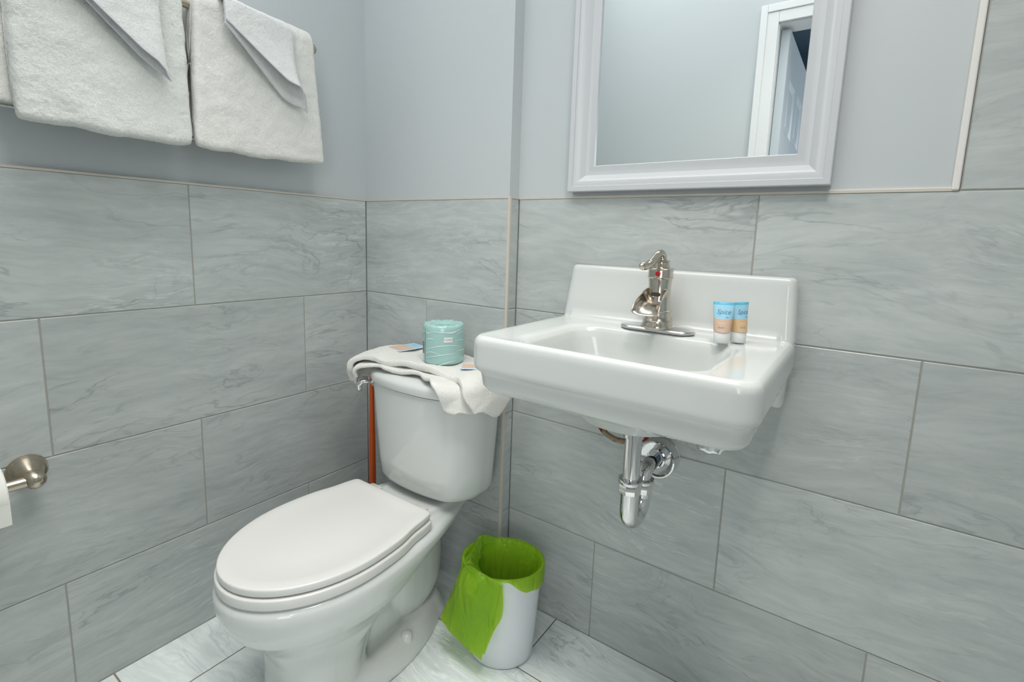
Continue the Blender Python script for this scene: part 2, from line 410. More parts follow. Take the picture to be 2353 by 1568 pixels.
# ------------------------------------------------------------------ sink
DZ = .927; SX = 1.0475
sink = empty('wall_hung_sink', None, 'white porcelain wall-hung sink with a tall backsplash, under the mirror', 'sink')
def sring(x0, x1, y0, y1, z, r): return rrect((x0+x1)/2, (y0+y1)/2, (x1-x0)/2, (y1-y0)/2, r, z, 9)
sx0, sx1, sy0, sy1 = .784, 1.311, -.388, DY-.002
R = [sring(1.03, 1.065, -.168, -.133, .785, .017), sring(1.00, 1.095, -.20, -.105, .790, .045), sring(.945, 1.150, -.275, -.105, .803, .07),
     sring(.915, 1.182, -.325, -.10, .826, .07), sring(.895, 1.202, -.345, -.095, .86, .06), sring(.885, 1.212, -.352, -.092, .90, .055), sring(.880, 1.217, -.355, -.090, .913, .052),
     sring(.872, 1.225, -.360, -.086, .922, .052), sring(.860, 1.236, -.366, -.080, .9255, .055),
     sring(sx0+.020, sx1-.020, sy0+.012, sy1-.01, DZ+.001, .028), sring(sx0+.008, sx1-.008, sy0+.006, sy1-.004, DZ, .034), sring(sx0+.002, sx1-.002, sy0+.0015, sy1-.001, DZ-.006, .036),
     sring(sx0, sx1, sy0, sy1, DZ-.014, .036), sring(sx0, sx1, sy0, sy1, .868, .036), sring(sx0+.001, sx1-.001, sy0+.001, sy1, .861, .036),
     sring(sx0+.008, sx1-.008, sy0+.008, sy1, .856, .034), sring(sx0+.011, sx1-.011, sy0+.011, sy1, .850, .034),
     sring(sx0+.014, sx1-.014, sy0+.014, sy1, .826, .034), sring(sx0+.022, sx1-.022, sy0+.022, sy1, .815, .034),
     sring(.86, 1.235, -.345, .0, .805, .06), sring(.915, 1.18, -.29, -.02, .785, .10), sring(.945, 1.150, -.265, -.045, .757, .095), sring(.985, 1.11, -.215, -.085, .742, .06), sring(1.015, 1.08, -.18, -.12, .737, .03)]
# rear of the tub rises towards the wall
for i in (13, 14, 15, 16, 17, 18):
    R[i] = [(x, y, z + (.020*max(0, (y+.25)/.29)**1.5 if i > 13 else 0)) for x, y, z in R[i]]
sb = MB().rings(R, True, True)
# backsplash, leaning back slightly
bs = []
def bring(z, yf, dx, r=.02):
    return rrect(SX, (yf+sy1)/2, (sx1-sx0)/2-dx, (sy1-yf)/2, r, z, 9)
for z, yf, dx, r in ((.905, -.012, .004, .018), (.918, -.018, .002, .018), (.932, -.016, .001, .018), (.97, -.010, .004, .018), (1.02, .0, .0075, .018), (1.045, .004, .0095, .017), (1.053, .007, .012, .014), (1.0565, .011, .017, .010)):
    bs.append(bring(z, yf, dx, r))
sb.rings(bs, True, True)
# cove between deck and backsplash
cv = [[(sx0+.03+ (sx1-sx0-.06)*k/6, -.013, DZ-.006), (sx0+.03+(sx1-sx0-.06)*k/6, -.034, DZ-.006), (sx0+.03+(sx1-sx0-.06)*k/6, -.034, DZ+.001), (sx0+.03+(sx1-sx0-.06)*k/6, -.026, DZ+.0035), (sx0+.03+(sx1-sx0-.06)*k/6, -.019, DZ+.010), (sx0+.03+(sx1-sx0-.06)*k/6, -.013, DZ+.022)] for k in range(7)]
sb.rings(cv, True, True)
sb.build('basin', PORC, sink, 80, [('REMESH', dict(mode='VOXEL', voxel_size=.0028, use_smooth_shade=True)), ('SMOOTH', dict(factor=.5, iterations=7))])
for x in (.815, 1.283):
    MB().rings([rrect(x, .006, .020, .034, .010, .860, 5), rrect(x, .010, .018, .030, .010, .80, 5), rrect(x, .012, .015, .026, .010, .793, 5)]).build('mounting_foot', PORC, sink, 50)
MB().lathe([(.021, 0), (.0225, .0015), (.020, .003), (.015, .0015), (.0145, -.004)], (SX, -.150, .7865), n=36, cap=False).build('drain_flange', CHROME, sink, 40)
MB().lathe([(.013, -.002), (.0135, .004), (.011, .0055), (0, .006)], (SX, -.150, .7865), n=28).build('drain_stopper', CHROME, sink, 40)
# small maker's mark on the right side of the backsplash
def text_mesh(txt, size, shear=0, extrude=.0):
    c = bpy.data.curves.new('t', 'FONT'); c.body = txt; c.size = size; c.shear = shear; c.extrude = extrude
    c.align_x = 'CENTER'; c.align_y = 'CENTER'; c.resolution_u = 3
    o = bpy.data.objects.new('t', c); COL.objects.link(o)
    bpy.context.view_layer.update()
    me = bpy.data.meshes.new_from_object(o.evaluated_get(bpy.context.evaluated_depsgraph_get()))
    v = [tuple(q.co) for q in me.vertices]; f = [tuple(p.vertices) for p in me.polygons]
    bpy.data.objects.remove(o); bpy.data.meshes.remove(me); return v, f
tv, tf = text_mesh('MOEN', .010)
link('maker_mark', [(sx1+.0006, .018+a, .885+b) for a, b, c in tv], tf, mat('faded_grey_print', (.35, .35, .36), .6), sink)
# drain and plumbing belong to the sink
tr = empty('sink_trap', None, 'chrome P-trap drain pipe hanging under the sink', 'drain pipe')
TY = -.150
MB().lathe([(.030, 0), (.032, .004), (.032, .010), (.0, .010)], (SX, TY, .733), n=32).build('drain_gasket', RUBBER, tr, 40)
MB().lathe([(.0, 0), (.0215, 0), (.0215, .022), (.0195, .024), (0, .024)], (SX, TY, .711), n=32).build('drain_collar', CHROME, tr, 35)
MB().lathe([(.0180, -.13), (.0180, 0)], (SX, TY, .715), n=36, cap=False).build('tailpiece', CHROME, tr, 40)
def nut(z, y, r, name='slip_nut'):
    mb = MB()
    mb.lathe([(r-.004, .012), (r+.001, .011), (r+.002, .006), (r+.0005, .002), (r-.001, 0)], (SX, y, z), n=40)
    mb.lathe([(r-.001, 0.001), (r, -.004), (r-.0005, -.020), (r-.003, -.022)], (SX, y, z), n=8)
    mb.build(name, CHROME, tr, 35)
nut(.607, TY, .0245); 
Y2 = TY+.078; ub_ = []
pts = [(SX, TY, .60)] + [(SX, TY, .56)] + [(SX, (TY+Y2)/2 - cos(a)*.039, .548 - sin(a)*.039) for a in [pi*k/16 for k in range(17)]] + [(SX, Y2, .575)]
MB().tube(pts, [.0195]*len(pts), 28).build('trap_bend', CHROME, tr, 40)
nut(.577, Y2, .0235)
pts = [(SX, Y2, .565), (SX, Y2, .580)] + [(SX, Y2+.036-cos(a)*.036, .582+sin(a)*.026) for a in [pi/2*k/10 for k in range(0, 11)]] + [(SX, .015, .607), (SX, DY+.005, .606)]
MB().tube(pts, .0165, 28).build('wall_tube', CHROME, tr, 40)
MB().lathe([(.048, 0), (.048, .004), (.0465, .006), (.0465, .034), (.0450, .039), (.042, .040), (.039, .033), (.022, .030), (.0215, .036), (.017, .037), (.017, .02)], (SX, DY, .604), (0, -1, 0), 48, cap=False).build('escutcheon', CHROME, tr, 30)
base_at(tr, (SX, TY, .50))
base_at(sink, (SX, DY, .80))
# braided supply hose and shut-off valve
hs_ = mat('stained_braided_hose', (.22, .17, .11), .4, .5)
nh = noise(hs_, N(hs_, 'ShaderNodeTexCoord').outputs['Object'], 70, 3)
L(hs_, ramp(hs_, nh.outputs[0], [(.45, (.30, .25, .17)), (.58, (.20, .015, .01))]).outputs[0], bsdf(hs_).inputs['Base Color'])
hp = spline([(.90, -.02, .86), (.915, -.06, .79), (.935, -.10, .725), (.965, -.125, .698), (1.0, -.13, .686), (1.035, -.12, .688), (1.07, -.08, .70), (1.11, -.03, .72), (1.135, .0, .72)], 8)
hose = MB().tube(hp, .0062, 14).build('supply_hose', hs_, None, 50)
tag(hose, 'rust-stained braided supply hose curving under the sink beside the drain pipe', 'hose')
vl = empty('shutoff_valve', None, 'chrome shut-off valve half hidden under the right of the sink', 'valve')
MB().lathe([(.026, 0), (.026, .003), (.020, .008), (.010, .009), (.010, .03), (.0, .03)], (1.165, DY, .725), (0, -1, 0), 28).build('wall_plate', CHROME, vl, 35)
MB().lathe([(.0, 0), (.013, 0), (.013, .05), (.011, .055), (0, .055)], (1.165, DY-.025, .725), (0, -1, 0), 24).tube([(1.165, -.01, .72), (1.165, -.01, .755)], .008, 16).build('valve_body', CHROME, vl, 35)
import itertools
kr = []
for h, s_ in ((0, .80), (.003, .95), (.010, 1.0), (.016, .96), (.019, .8), (.0195, .45)):
    kr.append([(1.178+cos(a)*.031*s_*(1+.05*cos(8*a)), -.035-h, .694+sin(a)*.0195*s_*(1+.05*cos(8*a))) for a in [2*pi*k/64 for k in range(64)]])
MB().rings(kr).tube([(1.178, -.034, .698), (1.165, .0, .72)], .006, 12).build('handle', CHROME, vl, 30)
MB().lathe([(.008, 0), (.008, .002), (.003, .003), (0, .003)], (1.164, -.0545, .694), (0, -1, 0), 20).build('valve_screw', mat('grey_screw', (.3, .3, .3), .3, 1), vl, 30)
base_at(vl, (1.165, DY, .725))

# ------------------------------------------------------------------ faucet
fc = empty('faucet', None, 'brushed nickel pump-style waterfall faucet standing on the sink deck', 'faucet')
FX, FY = 1.0475, -.056
pl = []
def stadium(hl, r, z, n=16):
    o = []
    for k in range(n+1): a = -pi/2+pi*k/n; o.append((FX+hl+r*cos(a), FY+r*sin(a), z))
    for k in range(n+1): a = pi/2+pi*k/n; o.append((FX-hl+r*cos(a), FY+r*sin(a), z))
    return o
MB().rings([stadium(.052, .0285, DZ+.0005), stadium(.052, .0300, DZ+.002), stadium(.052, .0300, DZ+.005), stadium(.052, .0280, DZ+.0075), stadium(.052, .0240, DZ+.0078)]).build('base_plate', PLATEM, fc, 30)
bz = DZ+.0078
bp = [(r*1.06, h*.885) for r, h in [(.0330, 0), (.0335, .003), (.0320, .008), (.0300, .013), (.0295, .017), (.0305, .019), (.0295, .021), (.0275, .024), (.0255, .031), (.0245, .038), (.0265, .0395), (.0265, .0425), (.0245, .044), (.0232, .060), (.0222, .080), (.0222, .098), (.0228, .112), (.0235, .118), (.0235, .1205), (.0255, .122), (.0262, .1235), (.0250, .125), (.0250, .141), (.0270, .1425), (.0275, .1445), (.0255, .1465), (.0175, .148), (.0155, .155), (.0150, .160), (.0175, .162), (.0178, .1645), (.0130, .166), (.0, .166)]]
MB().lathe(bp, (FX, FY, bz), n=56).build('body', NICKEL, fc, 38)
# waterfall spout: an open flared trough
sec = []
for k in range(15):
    t = k/14
    y = FY-.004 - .080*t
    zc = bz+.060-.020*t**1.5-.006*t**4          # trough floor
    hw_ = .0195+.0085*t**1.3
    hgt = .0235*(1-t)**.6*(1-.25*(1-t)**6)+.0075
    row = []
    for j in range(21):
        a = pi*j/20
        c = cos(a)
        row.append((FX-hw_*(abs(c)**.75)*(1 if c > 0 else -1), y, zc + hgt*(1-sin(a))**1.15))
    sec.append(row)
v = [p for r in sec for p in r]; nn = 21
f = [(i*nn+j, i*nn+j+1, (i+1)*nn+j+1, (i+1)*nn+j) for i in range(14) for j in range(20)]
link('spout', v, f, NICKEL, fc, 60, [('SOLIDIFY', dict(thickness=.0026, offset=1)), SUBD(1)])
ot = [[(FX+x, FY-.0235-d, bz+.0735+z) for x, y_, z in [(p[0], 0, p[1]) for p in rrect(0, 0, .0105, .0042, .0042, 0, 5)]] for d in (0, .0012)]
MB().rings(ot).build('water_outlet', mat('dark_outlet_slot', (.05, .045, .03), .5), fc, 40)
# front relief rib below the spout
MB().tube([(FX, FY-.0235, bz+.034), (FX, FY-.0245, bz+.046), (FX, FY-.029, bz+.054)], [.004, .0065, .007], 16).build('spout_brace', NICKEL, fc, 60)
# pump lever
hp_ = spline([(FX, FY+.004, bz+.140), (FX, FY+.004, bz+.152), (FX-.001, FY-.004, bz+.1605), (FX-.003, FY-.018, bz+.158), (FX-.006, FY-.034, bz+.147), (FX-.009, FY-.048, bz+.138), (FX-.013, FY-.064, bz+.134), (FX-.016, FY-.077, bz+.136), (FX-.017, FY-.081, bz+.138)], 6)
MB().tube(hp_, [.0095-.0012*min(1, i/12) if i < 14 else (.0075 if i < 30 else .0085-.0012*max(0, i-40)) for i in range(len(hp_))], 20).build('lever', NICKEL, fc, 60)
MB().lathe([(.0055, 0), (.0055, .0012), (.004, .0018), (0, .0018)], (FX+.0030, FY-.0262, bz+.118), (.12, -.993, 0), 18).build('temperature_dot', mat('red_dot', (.45, .01, .01), .3), fc, 40)
base_at(fc, (FX, FY, DZ))

# ------------------------------------------------------------------ lotion tubes on the deck
BLUE1 = mat('sky_blue_tube', (.38, .68, .84), .35); BLUE2 = mat('bright_blue_crimp', (.12, .50, .72), .35)
SAND = mat('sand_tube_print', (.70, .50, .37), .4); CAPW = mat('white_cap', (.80, .82, .82), .35); INK = mat('blue_ink', (.10, .28, .52), .5); INK2 = mat('violet_ink', (.35, .30, .52), .5)
CREAM = mat('cream_print', (.86, .80, .70), .5)
def tube_bottle(name, x, y, rot, label, word, sand):
    t = empty(name, None, label, 'tube', 'lotion tubes on the sink')
    H = .079; r = .0155
    def surf(h):   # half width, half depth above the cap
        q = max(0, (h-.022)/(H-.022))
        return r+(.0205-r)*q, r*(1-q)**.75+.0009
    MB().lathe([(.0, 0), (.0138, 0), (.0145, .001), (.0150, .020), (.0140, .0215), (0, .0215)], n=32).build('cap', CAPW, t, 40)
    def band(h0, h1, n=8):
        Rr = []
        for i in range(n+1):
            h = h0+(h1-h0)*i/n; a, b = surf(h)
            Rr.append([(cos(2*pi*k/32)*a, sin(2*pi*k/32)*b, h) for k in range(32)])
        return Rr
    mb = MB(); mb.rings(band(.0215, .047), True, False, mi=1); mb.rings(band(.047, .074), False, False, mi=0); mb.rings(band(.074, .079, 2), False, True, mi=2)
    mb.build('tube_body', [BLUE1, sand, BLUE2], t, 60)
    def put(txt, size, shear, h, m, nm, dx=0):
        tv, tf = text_mesh(txt, size, shear)
        vv = []
        for a, b, c in tv:
            ha = h+b; A, B = surf(ha); q = max(-1, min(1, (a+dx)/A)); vv.append((a+dx, -B*sqrt(max(0, 1-q*q))-.0004, ha))
        link(nm, vv, tf, m, t)
    put(word, .0125, .35, .0605, INK, 'script_lettering', -.001)
    put('~', .010, 0, .051, INK, 'wave_print', .006)
    put('lotion', .0052, 0, .039, CREAM, 'small_lettering', -.003)
    put('body', .0055, .2, .031, INK2, 'small_lettering', -.004)
    for c in [o for o in COL.objects if o.parent is t]:
        c.matrix_local = Matrix.Identity(4)
    t.location = (x, y, DZ+.0015); t.rotation_euler = (0, 0, rot)
    return t
SAND2 = mat('amber_tube_print', (.72, .50, .28), .4)
tube_bottle('lotion_tube', 1.1915, -.098, radians(20), 'front lotion tube of the two on the sink, blue above and pinkish sand below', 'Spice', SAND)
tube_bottle('lotion_tube', 1.2165, -.070, radians(58), 'rear lotion tube of the two on the sink, blue and amber, partly hidden', 'Spice', SAND2)

# ------------------------------------------------------------------ toilet
XC = .425
toi = empty('toilet', None, 'white two-piece toilet with its lid closed, in the corner', 'toilet')
def egg(yf, yr, hw, hr_, yc, z, n=56, xc=XC, rc=.03, e=2.0, dip=0):
    """closed outline: elliptical front to yf, sides narrowing from hw at yc to hr_ at the rear edge yr"""
    pts = []
    m_ = n//2
    for k in range(m_+1):                       # front half, right side to left side
        a = pi*k/m_
        pts.append((xc+hw*(abs(cos(a))**(2/e))*(1 if cos(a) > 0 else -1), yc-(yc-yf)*abs(sin(a))**(2/e), z))
    q = n//4
    Lh = yr-yc
    for k in range(1, q+1):
        t = k/q; y = yc+(Lh-rc)*t; pts.append((xc-(hr_+(hw-hr_)*(1-t**2)-dip*exp(-((t-.70)/.17)**2)), y, z))
    for k in range(1, 5):
        a = pi/2*k/4; pts.append((xc-(hr_-rc+rc*cos(a)), yr-rc+rc*sin(a), z))
    for k in range(0, 4):
        a = pi/2-pi/2*k/4; pts.append((xc+(hr_-rc+rc*cos(a)), yr-rc+rc*sin(a), z))
    for k in range(q, 0, -1):
        t = k/q; y = yc+(Lh-rc)*t; pts.append((xc+(hr_+(hw-hr_)*(1-t**2)-dip*exp(-((t-.70)/.17)**2)), y, z))
    return pts
YC = -.47
bw = MB()
bw.rings([egg(f_, r_, h_, h2, yc, z, rc=.025, e=e_) for z, f_, r_, h_, h2, yc, e_ in (
    (.3755, -.690, -.072, .168, .098, -.46, 2), (.3725, -.704, -.066, .181, .108, -.46, 2), (.362, -.712, -.064, .190, .112, -.46, 2), (.345, -.713, -.068, .191, .108, -.46, 2), (.325, -.709, -.110, .188, .098, -.455, 2), (.303, -.701, -.155, .182, .09, -.455, 2),
    (.272, -.684, -.20, .166, .088, -.45, 2.05), (.240, -.652, -.26, .142, .08, -.44, 2.1), (.205, -.622, -.32, .120, .078, -.44, 2.3), (.16, -.607, -.385, .109, .080, -.48, 2.8),
    (.10, -.602, -.41, .106, .086, -.49, 3.2), (.05, -.604, -.41, .109, .090, -.49, 3.2), (FZ, -.606, -.41, .112, .092, -.49, 3.2))][::-1])
# raised rear deck that carries the tank
bw.rings([rrect(XC+.002, -.150, .098, .100, .03, .350), rrect(XC+.002, -.150, .108, .108, .03, .380), rrect(XC+.002, -.148, .104, .102, .028, .390)])
# trapway: rounded S body behind the bowl
def blob(cx, cy, cz_, rx, ry, rz, p=2.3, n=28, m_=18):
    Rr = []
    for i in range(1, m_):
        b = -pi/2+pi*i/m_; cb = abs(cos(b))**(2/p); sb_ = abs(sin(b))**(2/p)*(1 if b > 0 else -1)
        Rr.append([(cx+rx*cb*abs(cos(a))**(2/p)*(1 if cos(a) > 0 else -1), cy+ry*cb*abs(sin(a))**(2/p)*(1 if sin(a) > 0 else -1), cz_+rz*sb_) for a in [2*pi*k/n for k in range(n)]])
    bw.rings(Rr)
blob(XC, -.235, .215, .094, .120, .155, 2.5)
blob(XC, -.34, .14, .072, .16, .10, 2.2)
# foot
bw.rings([egg(-.60, -.10, .138, .085, -.36, z, rc=.06, e=2.3) if s_ == 1 else egg(-.585+.0*s_, -.115, .138*s_, .085*s_, -.36, z, rc=.05, e=2.3) for z, s_ in ((FZ, 1), (.036, 1), (.052, .93), (.066, .84), (.078, .70))])
bw.build('bowl', PORC, toi, 80, [('REMESH', dict(mode='VOXEL', voxel_size=.0042, use_smooth_shade=True)), ('SMOOTH', dict(factor=.5, iterations=9))])
for sx in (-1, 1):
    MB().lathe([(.0165, -.01), (.0160, .012), (.0145, .022), (.010, .0265), (0, .0275)], (XC+sx*.102, -.305, .058), n=24).build('bolt_cap', PORC, toi, 50)
# seat and lid
def slab(z0, z1, grow, name, m, r=.006, dome=0):
    hw, hr_, yf, yr = .178+grow, .150+grow, -.702-grow, -.262
    R_ = []
    for z, d in ((z0, r*.8), (z0+r*.4, r*.2), (z0+r, 0), (z1-r, 0), (z1-r*.4, r*.25), (z1-r*.1, r*.8), (z1, r*1.8)):
        R_.append(egg(yf+d, yr-d, hw-d, hr_-d, YC, z, n=72, rc=.014, dip=.0045))
    if dome:
        R_.append(egg(yf+.026, yr-.02, hw-.026, hr_-.026, YC, z1+.0004, n=72, rc=.014))
        R_.append(egg(yf+.032, yr-.026, hw-.032, hr_-.032, YC, z1-.0016, n=72, rc=.014))
        R_.append(egg(yf+.10, yr-.06, hw-.09, hr_-.09, YC, z1-.0008, n=72, rc=.014))
    return MB().rings(R_).build(name, m, toi, 40)
slab(.3765, .4000, .005, 'seat', SEATM, .0035)
slab(.4030, .4205, .0, 'lid', SEATM, .0035, 1)
for sx in (-1, 1):
    MB().rings([rrect(XC+sx*.09, -.249, .022, .014, .006, z, 4) for z in (.384, .402)]+[rrect(XC+sx*.09, -.249, .018, .010, .006, .408, 4)]).build('hinge', SEATM, toi, 50)
# tank
def tank_ring(z, hx, yf, yb, r, bow):
    n = 10; pts = []
    cy = (yf+yb)/2; hy = (yb-yf)/2
    base = rrect(XC+.013, cy, hx, hy, r, z, n)
    o = []
    # subdivide the long front edge so that it can bow
    for i, p in enumerate(base):
        o.append(p); q = base[(i+1) % len(base)]
        d = sqrt((p[0]-q[0])**2+(p[1]-q[1])**2)
        if abs(p[1]-q[1]) < 1e-6 and d > .05 or i in (n, 3*n+2+0):
            pass
    # uniform insertion: after corner 2 (index 2n+1 .. front edge runs to 3n+3)
    out = []
    for i, p in enumerate(base):
        out.append(p); q = base[(i+1) % len(base)]
        if i in (n, 2*n+1, 3*n+2, 4*n+3):
            for k in range(1, 14): t = k/14; out.append((p[0]+(q[0]-p[0])*t, p[1]+(q[1]-p[1])*t, z))
    return [(x, y - (bow*(1-abs((x-XC-.013)/hx)**2.3) if y < cy else 0)*min(1, (cy-y)/hy if y < cy else 0), z) for x, y, z in out]
TB = -.022
tk = [(.402, .120, -.165, .04, .020), (.405, .150, -.173, .05, .026), (.414, .168, -.180, .06, .032), (.430, .176, -.184, .065, .036), (.48, .182, -.187, .07, .040), (.58, .190, -.190, .07, .044), (.690, .198, -.192, .07, .048), (.7005, .198, -.192, .07, .048)]
MB().rings([tank_ring(z, hx, yf, TB, r, bo) for z, hx, yf, r, bo in tk]).build('tank', PORC, toi, 50)
tl = [(.703, .198, -.193, .07, .048), (.7045, .202, -.196, .072, .050), (.722, .205, -.199, .074, .051), (.731, .201, -.195, .072, .050), (.7362, .188, -.183, .065, .046), (.739, .15, -.15, .05, .034), (.740, .10, -.12, .04, .02)]
MB().rings([tank_ring(z, hx, yf, TB+.004, r, bo) for z, hx, yf, r, bo in tl]).build('tank_lid', PORC, toi, 50)
lvp = spline([(.276, -.206, .692), (.272, -.220, .696), (.264, -.231, .696), (.257, -.236, .686), (.260, -.238, .670)], 6)
MB().tube(lvp, [.006]*6+[.0065]*6+[.008]*6+[.0085]*6+[.006], 16).lathe([(.013, 0), (.013, .006), (.008, .010), (0, .010)], (.281, -.199, .692), (-.45, -.89, 0), 20).build('flush_lever', CHROME, toi, 50)
base_at(toi, (XC, -.35, FZ))

# ------------------------------------------------------------------ towels on the wall rail
rail = empty('towel_rail', None, 'brushed metal towel rail on the left wall, nearly hidden by the two hanging towels', 'towel rail')
BX, BZ = .056, 1.628
MB().tube([(BX, -1.0, BZ), (BX, -.222, BZ)], .008, 20).build('bar', NICKEL2, rail, 50)
for y in (-.985, -.232):
    MB().lathe([(.026, 0), (.026, .004), (.016, .010), (.010, .016), (.010, BX-.008), (.0, BX-.006)], (0-PR, y, BZ), (1, 0, 0), 28).lathe([(0, -.013), (.010, -.012), (.0145, -.006), (.0155, 0), (.0145, .006), (.010, .012), (0, .013)], (BX, y, BZ), (0, 1, 0), 24).build('rail_post', NICKEL2, rail, 40)
base_at(rail, (0, -.6, BZ))

def fold_section(front_bot, back_bot, xf, xb, th, ztop, ny):
    """closed (x,z) polygon of a thick cloth folded over the rail"""
    xm = (xf+xb)/2; rad = (xf-xb)/2
    cl_ = []
    for k in range(12): t = k/11; cl_.append((xb - .0*t, back_bot+(ztop-rad-back_bot)*t))
    for k in range(1, 12): a = pi-pi*k/12; cl_.append((xm+rad*cos(a), ztop-rad+rad*sin(a)))
    for k in range(30): t = k/29; cl_.append((xf+.010*t**1.5, ztop-rad+(front_bot-ztop+rad)*t))
    return cl_
def slab_from(cl_, th):
    """thicken a centreline (list of (a,b)) into a rounded closed loop"""
    n = len(cl_); Lp, Rp = [], []
    for i in range(n):
        a = cl_[max(0, i-1)]; b = cl_[min(n-1, i+1)]
        dx, dz = b[0]-a[0], b[1]-a[1]; l = sqrt(dx*dx+dz*dz) or 1; nx, nz = -dz/l, dx/l
        Lp.append((cl_[i][0]+nx*th/2, cl_[i][1]+nz*th/2)); Rp.append((cl_[i][0]-nx*th/2, cl_[i][1]-nz*th/2))
    def cap(i, sgn):
        a = cl_[i]; b = cl_[i-1] if sgn > 0 else cl_[i+1]
        dx, dz = a[0]-b[0], a[1]-b[1]; l = sqrt(dx*dx+dz*dz); dx /= l; dz /= l; o = []
        for k in range(1, 6):
            t = pi/2-pi*k/6; o.append((a[0]+dx*cos(t)*th/2 + (-dz)*sin(t)*th/2*sgn, a[1]+dz*cos(t)*th/2+dx*sin(t)*th/2*sgn))
        return o
    return Lp + cap(n-1, 1) + Rp[::-1] + [p for p in cap(0, -1)][::1]
def hang(name, y0, y1, fb, bb, xf, xb, th, parent, m, ztop=None, seed=0, taper=0, bow=.004):
    ny = 44; R_ = []
    random.seed(seed); ph = [random.uniform(0, 6) for _ in range(4)]
    for i in range(ny+1):
        s_ = i/ny
        e = min(s_, 1-s_)*(y1-y0)
        k = sqrt(max(0, 1-(1-min(1, e/(th*.55)))**2))
        thk = max(.002, th*(.18+.82*k))
        y = y0+(y1-y0)*s_
        fbb = fb + .0025*sin(s_*5+ph[0]) + .0012*sin(s_*17+ph[1]); 
        cl_ = fold_section(fbb, bb, xf, xb, th, ztop or BZ+.031, 0)
        lp = slab_from(cl_, thk)
        R_.append([(x + bow*sin(s_*6+ph[2]+z*7)*(1 if x > BX else .2), y + taper*(BZ-z)*(s_-.5)*2, z) for x, z in lp])
    o = MB().rings(R_).build(name, m, parent, 60)
    return o
TERMODS = lambda s_=.003, d=.0025, sz=.004: [SUBD(1)]
t_dis = bpy.data.textures.new('cloth_lumps', 'CLOUDS'); t_dis.noise_scale = .05
t_fuz = bpy.data.textures.new('terry_fuzz', 'CLOUDS'); t_fuz.noise_scale = .0045
def fuzz(o, d1=.006, d2=.0022, sub=2):
    for t, kw in [('SUBSURF', dict(levels=sub, render_levels=sub)), ('DISPLACE', dict(texture=t_dis, strength=d1, texture_coords='GLOBAL', mid_level=.5)), ('DISPLACE', dict(texture=t_fuz, strength=d2, texture_coords='GLOBAL', mid_level=.5))]:
        md = o.modifiers.new(t.lower(), t)
        for k, v in kw.items(): setattr(md, k, v)
tw1 = empty('bath_towel', None, 'thick white bath towel folded over the rail, leftmost on the left wall', 'towel')
o = hang('towel_fold', -.868, -.570, 1.318, 1.36, .080, .030, .026, tw1, TERRY, seed=3, taper=.012); fuzz(o)
o = hang('rear_fold', -.905, -.80, 1.345, 1.34, .058, .034, .012, tw1, TERRYB, BZ+.022, seed=5, bow=.001); fuzz(o, .003, .001)
tw2 = empty('hand_towel', None, 'smaller white towel folded over the rail, nearest the room corner', 'towel')
o = hang('towel_fold', -.548, -.236, 1.318, 1.34, .076, .030, .024, tw2, TERRYB, seed=11, taper=.055); fuzz(o, .007, .0016)

def washcloth(name, y_l, y_r, z_tip, z_left, gap, label, x0=.098):
    """a cloth folded corner-wise over the towel: two layers joined by a fold at the right"""
    wc = empty(name, None, label, 'washcloth', 'washcloths on the hanging towels')
    U_, V_ = 36, 22; pts = []
    for i in range(U_+1):
        u = 2*i/U_                         # 0..1 inner layer left->right, 1..2 outer layer right->left
        s_ = u if u <= 1 else 2-u
        side = 0 if u <= 1 else 1
        blend = .5-.5*cos(pi*min(1, max(0, (u-.88)/.24)))     # smooth roll at the fold
        for j in range(V_+1):
            t = j/V_
            ztop_ = BZ+.035
            lift = (.008+.034*s_**1.1)*(1 if s_ < .86 else sqrt(max(0, 1-((s_-.86)/.14)**2)))
            zb = z_left + (z_tip-z_left)*s_**1.05 + lift*blend*(gap/.03)
            # body runs from over the rail down to the diagonal hem
            z = ztop_ + (zb-ztop_)*t
            y = y_l + (y_r-y_l)*s_ - .012*blend*0
            g = gap*(t**2.0)*(s_**1.2)*(1 if s_ < .9 else sqrt(max(0, 1-((s_-.9)/.13)**2)))
            x = x0 + .0012*side + blend*(g+.004) + .004*sin(4*s_+2*t)
            top = max(0, 1-t/.12)
            x -= (.040*top**1.6)
            y += .004*sin(9*z+s_*3)
            y += .016*sin(pi*min(1, max(0, (u-.80)/.40)))*t**3*(gap/.03)*(1 if .8 < u < 1.2 else 0)
            z += .010*sin(pi*min(1, max(0, (u-.80)/.40)))*t**3*(gap/.03)*(1 if .8 < u < 1.2 else 0)
            pts.append((x, y, z))
    n = V_+1
    f = [(i*n+j, i*n+j+1, (i+1)*n+j+1, (i+1)*n+j) for i in range(U_) for j in range(V_)]
    o = link('cloth', pts, f, WASH, wc, 80, [('SOLIDIFY', dict(thickness=.0042, offset=0))]); fuzz(o, .004, .0010, 2)
    # hem cord along the diagonal edge
    hem = [pts[i*n+V_] for i in range(U_+1)]
    MB().tube([Vector(p)+Vector((.001, 0, -.0005)) for p in hem], .0019, 8).build('hem', HEMM, wc, 60)
    return wc
washcloth('washcloth', -.497, -.308, 1.425, 1.598, .034, 'white washcloth with an open looped fold, over the hand towel nearest the corner', .107)
washcloth('washcloth', -.835, -.622, 1.430, 1.615, .012, 'white washcloth folded flat and cornerwise over the leftmost bath towel', .112)

